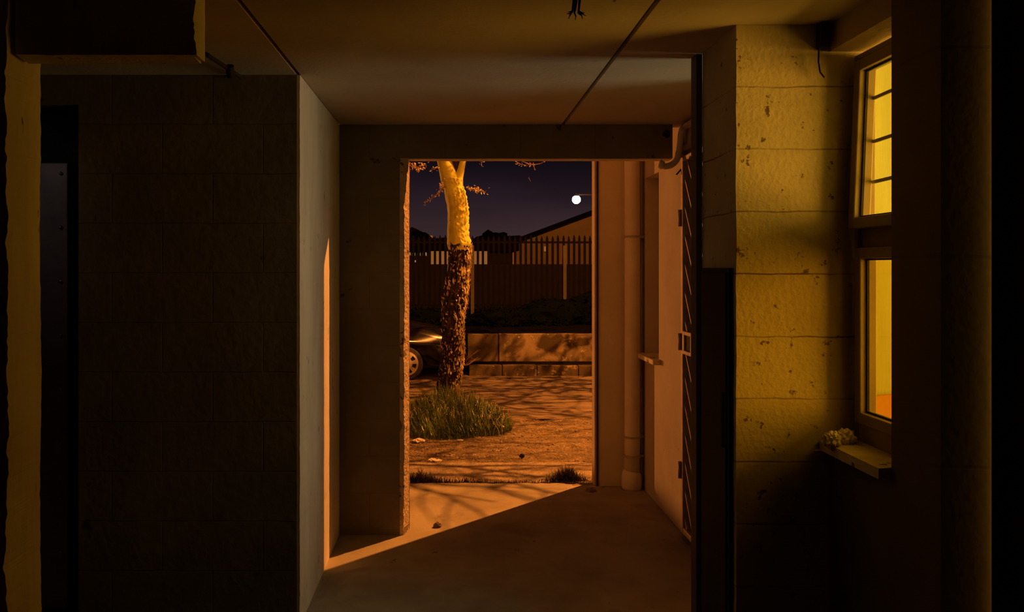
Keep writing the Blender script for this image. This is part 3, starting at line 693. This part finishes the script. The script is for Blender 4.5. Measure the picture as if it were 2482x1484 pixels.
for i, (a, b) in enumerate(crown):
    bm = B(); lf = B(); a, b = Vector(a), Vector(b); s0 = P(1180,230,TY-.3) if a.x > 0 else P(1040,240,TY-.1)
    tube(bm, [s0, s0.lerp(a,.5)+Vector((0,0,.1)), a, a.lerp(b,.5), b], [.028,.024,.018,.012,.007], 8)
    for t in (.2,.45,.7,1.0):
        q = a.lerp(b, t); d = (b-a).normalized()
        for s in (-1,1):
            grow(bm, lf, q, (d+Vector((-d.y,d.x,0))*s*R.uniform(.4,1.1)+Vector((0,0,R.uniform(-.1,.2)))).normalized(), .010, .8, 2)
    br = child('branch', bm, TWG, tree); ll = child('leaves', lf, LEF, br); ll['kind'] = 'stuff'
# leafy twigs seen against the sky
def twig(path, Y, nl, side=.05, r=.004, lf_s=.035, mm=LEF):
    b_ = B(); l_ = B(); pts = [P(x,y,Y) for x,y in path]; tube(b_, pts, [r*(1-.5*i/len(pts)) for i in range(len(pts))], 5)
    for i in range(nl):
        k = R.randint(0, len(pts)-2); q = pts[k].lerp(pts[k+1], R.random())
        e_ = q+Vector((R.uniform(-1,1),R.uniform(-.6,.6),R.uniform(-1,1)))*side*.6
        tube(b_, [q, e_], [.002,.0012], 4); leaf(l_, e_, lf_s); leaf(l_, q, lf_s)
    o_ = child('twig', b_, TWG, tree); ll = child('leaves', l_, mm, o_); ll['kind'] = 'stuff'
tw = mat('lit_twig_leaf', (.90,.70,.25), .6, bump=0)
twig([(1130,455),(1140,457),(1150,458),(1160,461),(1170,462),(1176,467)], TY-.05, 30, .05, .005, .035, tw)
twig([(1080,452),(1070,457),(1062,469),(1050,478),(1040,487),(1026,490)], TY-.1, 26, .04, .004, .03, tw)
twig([(1072,436),(1069,455),(1066,462)], TY-.15, 8, .04, .004, .03, tw)
twig([(985,388),(996,402),(1008,405),(1020,404),(1034,400)], TY-.4, 34, .05, .004, .035, tw)
twig([(1062,405),(1052,411),(1042,413)], TY-.1, 8, .03, .004, .03, tw)
twig([(1240,385),(1250,392),(1263,399),(1278,401)], 8.0, 6, .02, .004, .02, tw)
twig([(1250,384),(1266,391),(1282,398),(1296,399),(1310,397),(1320,391),(1324,384)], 7.9, 8, .02, .004, .02, tw)
twig([(1290,398),(1294,404),(1297,413)], 7.9, 3, .02, .003, .02, tw)
twig([(1336,384),(1339,391)], 7.9, 2, .01, .003, .02, tw)
twig([(1281,430),(1286,440)], 7.9, 1, .005, .0015, .01, tw)
twig([(1168,388),(1167,396),(1168,404)], 8.2, 4, .02, .002, .02, tw)

# ---------------------------------------------------------------- car
CY = 12.78; CZ0 = -.195; wr = .27; hx = (985-VX)*CY/F           # near wheel face
car = thing('black_car', 'black car parked across the road, nose pointing right behind the tree', 'car', (hx-1.3, CY+.8, CZ0))
nose = .17
def arch(cx, r, n=12): return [(cx+r*math.cos(math.pi*(1-i/n)), CZ0+.25+r*math.sin(math.pi*(1-i/n))) for i in range(n+1)]
rx = hx-2.5
poly = [(rx-.72,CZ0+.24)]+arch(rx,.335)+arch(hx,.335)+[(hx+.60,CZ0+.20),(nose-.06,CZ0+.22),(nose,CZ0+.32),(nose+.005,CZ0+.50),(nose-.05,CZ0+.60),(nose-.20,CZ0+.72),(hx+.35,CZ0+.80),(hx-.05,CZ0+.87),(hx-.35,CZ0+.93),(rx-.5,CZ0+.95),(rx-.78,CZ0+.90),(rx-.84,CZ0+.6),(rx-.82,CZ0+.3)]
bm = B(); prism(bm, poly, CY-.03, CY+1.63)
for v in bm.verts:
    k = max(0, (v.co.z-CZ0-.45))*.22+.10*max(0,(v.co.x-(hx+.35)))**1.3*2.2
    v.co.y += k if v.co.y < CY+.8 else -k
bmesh.ops.bevel(bm, geom=[e_ for e_ in bm.edges if abs(e_.verts[0].co.y-e_.verts[1].co.y) < .3], offset=.035, segments=3, affect='EDGES')
body = child('body', bm, CAR, car, True)
cabp = [(hx-.28,CZ0+.90),(hx-.85,CZ0+1.36),(hx-1.2,CZ0+1.42),(rx+.35,CZ0+1.40),(rx-.35,CZ0+1.20),(rx-.62,CZ0+.92)]
bm = B(); prism(bm, cabp, CY+.06, CY+1.54)
for v in bm.verts:
    k = (v.co.z-CZ0-.9)*.38; v.co.y += k if v.co.y < CY+.8 else -k
bmesh.ops.bevel(bm, geom=bm.edges[:], offset=.03, segments=2, affect='EDGES'); child('cabin', bm, CAR, car, True)
bm = B(); q = [(hx-.42,CZ0+.95),(hx-.87,CZ0+1.30),(hx-1.25,CZ0+1.33),(hx-1.25,CZ0+.95)]; prism(bm, q, CY+.05, CY+.11)
for v in bm.verts: v.co.y += (v.co.z-CZ0-.9)*.38
child('side_window', bm, CGL, car)
bm = B(); q = [(hx-1.33,CZ0+.95),(hx-1.33,CZ0+1.33),(rx+.2,CZ0+1.30),(rx-.1,CZ0+1.12),(rx-.1,CZ0+.95)]; prism(bm, q, CY+.05, CY+.11)
for v in bm.verts: v.co.y += (v.co.z-CZ0-.9)*.38
child('side_window', bm, CGL, car)
bm = B(); bbox(bm, nose-.17, nose-.02, CY+.10, CY+.38, CZ0+.50, CZ0+.62, .03, 3); child('headlight', bm, mat('headlight_glass', (.25,.22,.2), .1, bump=0, spec=.8), car, True)
bm = B(); bbox(bm, nose-.30, nose+.03, CY+.04, CY+1.56, CZ0+.26, CZ0+.42, .04, 3); child('bumper', bm, BLM, car, True)
bm = B(); bbox(bm, hx-.62, hx-.50, CY-.10, CY+.02, CZ0+.93, CZ0+1.05, .03, 3); child('mirror', bm, CAR, car, True)
bm = B(); bbox(bm, rx-.6, hx+.5, CY+.17, CY+1.43, CZ0+.17, CZ0+.6, .02); child('underbody', bm, BLM, car)
def wheel(cx, cy, s):
    c = Vector((cx, cy, CZ0+wr)); b_ = B(); pr = [(.0,.11),(.19,.11),(.20,.10),(.235,.105),(.262,.09),(.27,.06),(.27,-.06),(.255,-.09),(.0,-.09)]
    rings = []
    for (r_, y_) in pr:
        rings.append([b_.verts.new(c+Vector((r_*math.cos(t),-s*(y_-.02),r_*math.sin(t)))) for t in [2*math.pi*k/40 for k in range(40)]] if r_ > 0 else None)
    for i in range(1, len(pr)-2):
        for k in range(40): b_.faces.new((rings[i][k],rings[i][(k+1)%40],rings[i+1][(k+1)%40],rings[i+1][k]))
    b_.faces.new(rings[1]); b_.faces.new(rings[-2])
    o_ = child('wheel', b_, TYR, car, True)
    b_ = B(); n = 7; rr = .195                           # cover with seven windows
    for k in range(n):
        a = 2*math.pi*k/n+.2
        def pt(r_, t_, dy=.105): return b_.verts.new(c+Vector((r_*math.cos(t_), -s*dy, r_*math.sin(t_))))
        st = 2*math.pi/n
        m0 = 12
        for j in range(m0):
            t0, t1 = a+st*j/m0, a+st*(j+1)/m0
            inwin = 3 <= j < 9
            b_.faces.new((pt(.0,t0,.115),pt(.10,t0,.112),pt(.10,t1,.112)))
            if not inwin: b_.faces.new((pt(.10,t0,.112),pt(.165,t0,.105),pt(.165,t1,.105),pt(.10,t1,.112)))
            b_.faces.new((pt(.165,t0),pt(rr,t0,.097),pt(rr,t1,.097),pt(.165,t1)))
    bmesh.ops.remove_doubles(b_, verts=b_.verts, dist=.0005); bmesh.ops.solidify(b_, geom=b_.faces[:], thickness=.006)
    child('wheel_cover', b_, RIM, o_)
    b_ = B(); tube(b_, [c+Vector((0,-s*.092,0)), c+Vector((0,-s*.094,0))], .19, 32); child('wheel_well', b_, BLM, o_)
for cx in (hx, rx):
    wheel(cx, CY+.06, 1); wheel(cx, CY+1.54, -1)

# ---------------------------------------------------------------- across the road
bm = B()                                              # kerb stones, one by one
x = .25; i = 0
while x < 7:
    L_ = R.uniform(.5,.75)
    b_ = B(); bbox(b_, x+.004, x+L_-.004, 13.3, 13.45, -.26, -.022+R.uniform(-.006,.006), .015, 2)
    nth = ['first','second','third','fourth','fifth','sixth','seventh','eighth','ninth','tenth','eleventh','twelfth','thirteenth','fourteenth'][i]
    single('kerb_stone', b_, KRD, (x,13.37,-.2), nth+' kerb stone from the black car along the far side of the road', 'kerb stone', 'far kerb stones'); x += L_; i += 1
bm.free()
lw = thing('low_wall', 'low stained plaster wall along the far pavement, with a dark vertical joint', 'wall', (3.5,14.0,-.03))
jx = PX(1208,13.96)
bm = B(); bbox(bm, .24, jx-.012, 13.96, 14.12, -.04, .448, .012); child('wall_section', bm, mat('plain_low_wall', (.16,.12,.06), .9, (.11,.085,.04), 3, spots=(.12,.08,.04), spot_scale=9, spot_amt=.66, bump=.4), lw)
bm = B(); bbox(bm, jx+.012, 12, 13.96, 14.12, -.04, .452, .012); child('wall_section', bm, LWL, lw)
bm = B(); box(bm, jx-.013, jx+.013, 13.98, 14.10, -.04, .44); child('joint', bm, DRK, lw)
bm = B()
for k in range(7):
    a = P(1120+R.uniform(0,12), 887, 13.2); tube(bm, [a, a+Vector((R.uniform(.0,.2),0,R.uniform(.05,.3)))*.6, a+Vector((R.uniform(.05,.3),0,R.uniform(.08,.3)))], [.006,.005,.003], 5)
tube(bm, [P(1118,888,13.2),P(1135,884,13.2),P(1152,872,13.2)], [.012,.012,.006], 6)
single('dry_branch', bm, TWG, tuple(P(1118,888,13.2)), 'dry broken branch lying at the kerb in front of the car nose', 'branch')
# shrubs
def shrub(cx, cy, rx_, rz, n, lab, sd):
    s = thing('dark_shrub', lab, 'shrub', (cx,cy,.38)); l_ = B(); rnd = random.Random(sd)
    for i in range(n):
        u = Vector((rnd.gauss(0,1),rnd.gauss(0,1),abs(rnd.gauss(0,1)))).normalized()*rnd.uniform(.55,1.05)
        q = Vector((cx+u.x*rx_, cy+u.y*rx_*.6, .38+u.z*rz)); a = Vector((rnd.uniform(-1,1),rnd.uniform(-1,1),rnd.uniform(-.2,1))).normalized(); b = a.orthogonal().normalized(); z = rnd.uniform(.05,.11)
        l_.faces.new([l_.verts.new(q+v) for v in (a*0, a*z*.5+b*z*.3, a*z, a*z*.5-b*z*.3)])
    blob(l_, (cx,cy,.38+rz*.35), 1, (rx_*.8,rx_*.5,rz*.62), .25, 3, 3, sd)
    child('foliage', l_, HDG, s); b_ = B(); tube(b_, [(cx,cy,.30),(cx,cy,.38+rz*.5)], [.05,.03], 6); child('stem', b_, TWG, s)
for a in ((3.35,17.6,.95,.75,1500,'tallest black shrub at the right in front of the palisade fence',1),(2.15,17.4,.85,.56,1300,'black shrub left of the tallest one below the palisade fence',2),(1.0,17.0,.8,.38,1100,'low black shrub behind the joint of the stained wall',3),(-.4,17.0,.9,.36,1100,'low black shrub straight behind the tree trunk',4),(-1.7,17.0,.8,.42,900,'black shrub at the left above the parked car',5),(4.9,17.3,.95,.8,900,'black shrub farthest right below the fence',6)): shrub(*a)
# palisade fence
FYY = 19.5
fe = thing('palisade_fence', 'dark steel palisade fence with pointed pales along the far bank', 'fence', (1.5,FYY,.38))
x = -4.0; k = 0
while x < 6.8:
    top = P(0, 571+R.uniform(-2,2), FYY).z; lean = R.uniform(-.006,.006); wd = .030
    b_ = B(); prism(b_, [(x-wd,.36),(x+wd,.36),(x+wd+lean,top-.09),(x+lean+.012,top-.02),(x+lean,top),(x+lean-.012,top-.02),(x-wd+lean,top-.09)], FYY-.012, FYY+.0)
    child('pale', b_, FEN, fe); x += .131; k += 1
for z in (2.24, .70):
    b_ = B(); box(b_, -4.1, 6.9, FYY, FYY+.04, z-.025, z+.025); child('rail', b_, FEN, fe)
for k in range(-2, 3):
    xp = .455+2.255*k; b_ = B(); box(b_, xp-.04, xp+.04, FYY-.07, FYY-.02, .38, 2.16); child('post', b_, FPO, fe)
# boundary wall behind the fence
bm = B(); bbox(bm, -14, 16, 24, 24.2, .3, 1.728, .02); single('boundary_wall', bm, BWL, (1,24.1,.38), 'plain dark brown boundary wall behind the palisade fence', 'wall')
# low shed with a lit strip
sh = thing('low_shed', 'low flat-roofed shed with a glowing strip window behind the fence, left of the gable', 'shed', (.2,28,.38))
b_ = B(); box(b_, -2.6, 2.0, 27.1, 29.2, .3, 2.2); child('wall', b_, BWL, sh)
b_ = B(); bbox(b_, -2.9, 2.2, 26.8, 29.4, 2.19, 2.62, .02); child('roof', b_, RUF, sh)
b_ = B(); box(b_, PX(1040,27), PX(1184,27), 27.04, 27.11, 1.60, P(0,609,27.04).z); child('strip_window', b_, WLT, sh)
for k, (x0, x1, yt, yb) in enumerate(((991,995,612,619),(999,1006,613,620),(1012,1019,613,620),(1025,1034,612,620),(1003,1008,631,636))):
    b_ = B(); box(b_, PX(x0,27.05), PX(x1,27.05), 27.03, 27.11, P(0,yb,27).z, P(0,yt,27).z); child('small_window', b_, WL2, sh)
# gabled house
ho = thing('gabled_house', 'plain brown gabled house with a dark roof edge on the right beyond the fence', 'house', (8,34,.38))
b_ = B(); prism(b_, [(2.15,.3),(2.15,2.55),(8,4.72),(13.85,2.55),(13.85,.3)], 30, 40); child('gable_wall', b_, HWL, ho)
b_ = B(); prism(b_, [(1.94,2.44),(1.94,2.58),(8,4.84),(14.06,2.58),(14.06,2.44),(8,4.68)], 29.6, 40.3); child('roof', b_, RUF, ho)
b_ = B(); box(b_, 2.12, 2.30, 29.9, 30.0, .4, 2.3); child('corner_post', b_, mat('pale_corner_post', (.75,.6,.36), .8), ho)
b_ = B(); box(b_, PX(1319,29.9), PX(1325,29.9), 29.85, 30.0, P(0,610,30).z, P(0,598,30).z); child('wall_lamp', b_, mat('dim_lamp_cover', (.8,.6,.4), .5, emit=(1,.5,.2), estr=.10), ho)
# distant roofs and trees on the left
hl = thing('distant_house', 'distant dark house with a faintly lit gable above the fence at far left', 'house', (-3.2,60,.38))
b_ = B(); box(b_, -5.5, -.6, 58, 64, .3, 3.4); child('wall', b_, BWL, hl)
b_ = B(); prism(b_, [(-5.9,3.3),(-3.0,4.6),(-.3,3.3)], 57.5, 64.5); child('roof', b_, RUF, hl)
b_ = B(); box(b_, PX(1027,58), PX(1049,58), 57.4, 57.49, P(0,579,58).z, P(0,572,58).z); child('lit_fascia', b_, mat('fascia_light_patch', (.5,.3,.1), .8, emit=(1,.35,.06), estr=.09), hl)  # orange light patch painted as a weak glow on the fascia
def far_tree(cx, cy, w_, h, lab, sd):
    s = thing('distant_tree', lab, 'tree', (cx,cy,.38)); l_ = B(); rnd = random.Random(sd)
    for i in range(9): blob(l_, (cx+rnd.uniform(-.5,.5)*w_, cy+rnd.uniform(-1,1), .38+h*rnd.uniform(.5,.82)), w_*rnd.uniform(.22,.34), (1,1,.8), .5, 4, 3, sd+i)
    child('foliage', l_, HDG, s); b_ = B(); tube(b_, [(cx,cy,.3),(cx,cy,.38+h*.7)], [.25,.12], 8); child('trunk', b_, TWG, s)
far_tree(-3.6, 52, 2.4, 4.4, 'taller dark tree silhouette at the far left edge of the night sky', 11)
far_tree(-1.2, 50, 2.6, 3.1, 'dark tree silhouette just left of the trunk on the skyline', 22)
far_tree(2.6, 55, 5, 3.0, 'low dark tree silhouette on the skyline between trunk and gable', 33)
# far street lamp
sl_ = thing('street_lamp', 'bright street lamp shining above the gable roof', 'lamp', (6.92,45,.38))
g0 = P(1397,484,45)
b_ = B(); tube(b_, [(g0.x+1.7,45.3,.3),(g0.x+1.7,45.3,g0.z+.1),(g0.x+1.5,45.3,g0.z+.3),(g0.x,45.1,g0.z+.30)], [.09,.07,.05,.04], 10); child('pole', b_, POL, sl_)
b_ = B(); blob(b_, g0, .24, amp=0, sub=3); child('lamp_globe', b_, LMP, sl_, True)
b_ = B(); tube(b_, [(g0.x,45,g0.z+.20),(g0.x,45,g0.z+.34)], [.16,.07], 12); child('collar', b_, POL, sl_)

for o in bpy.data.objects:
    if '_w' in o: del o['_w']
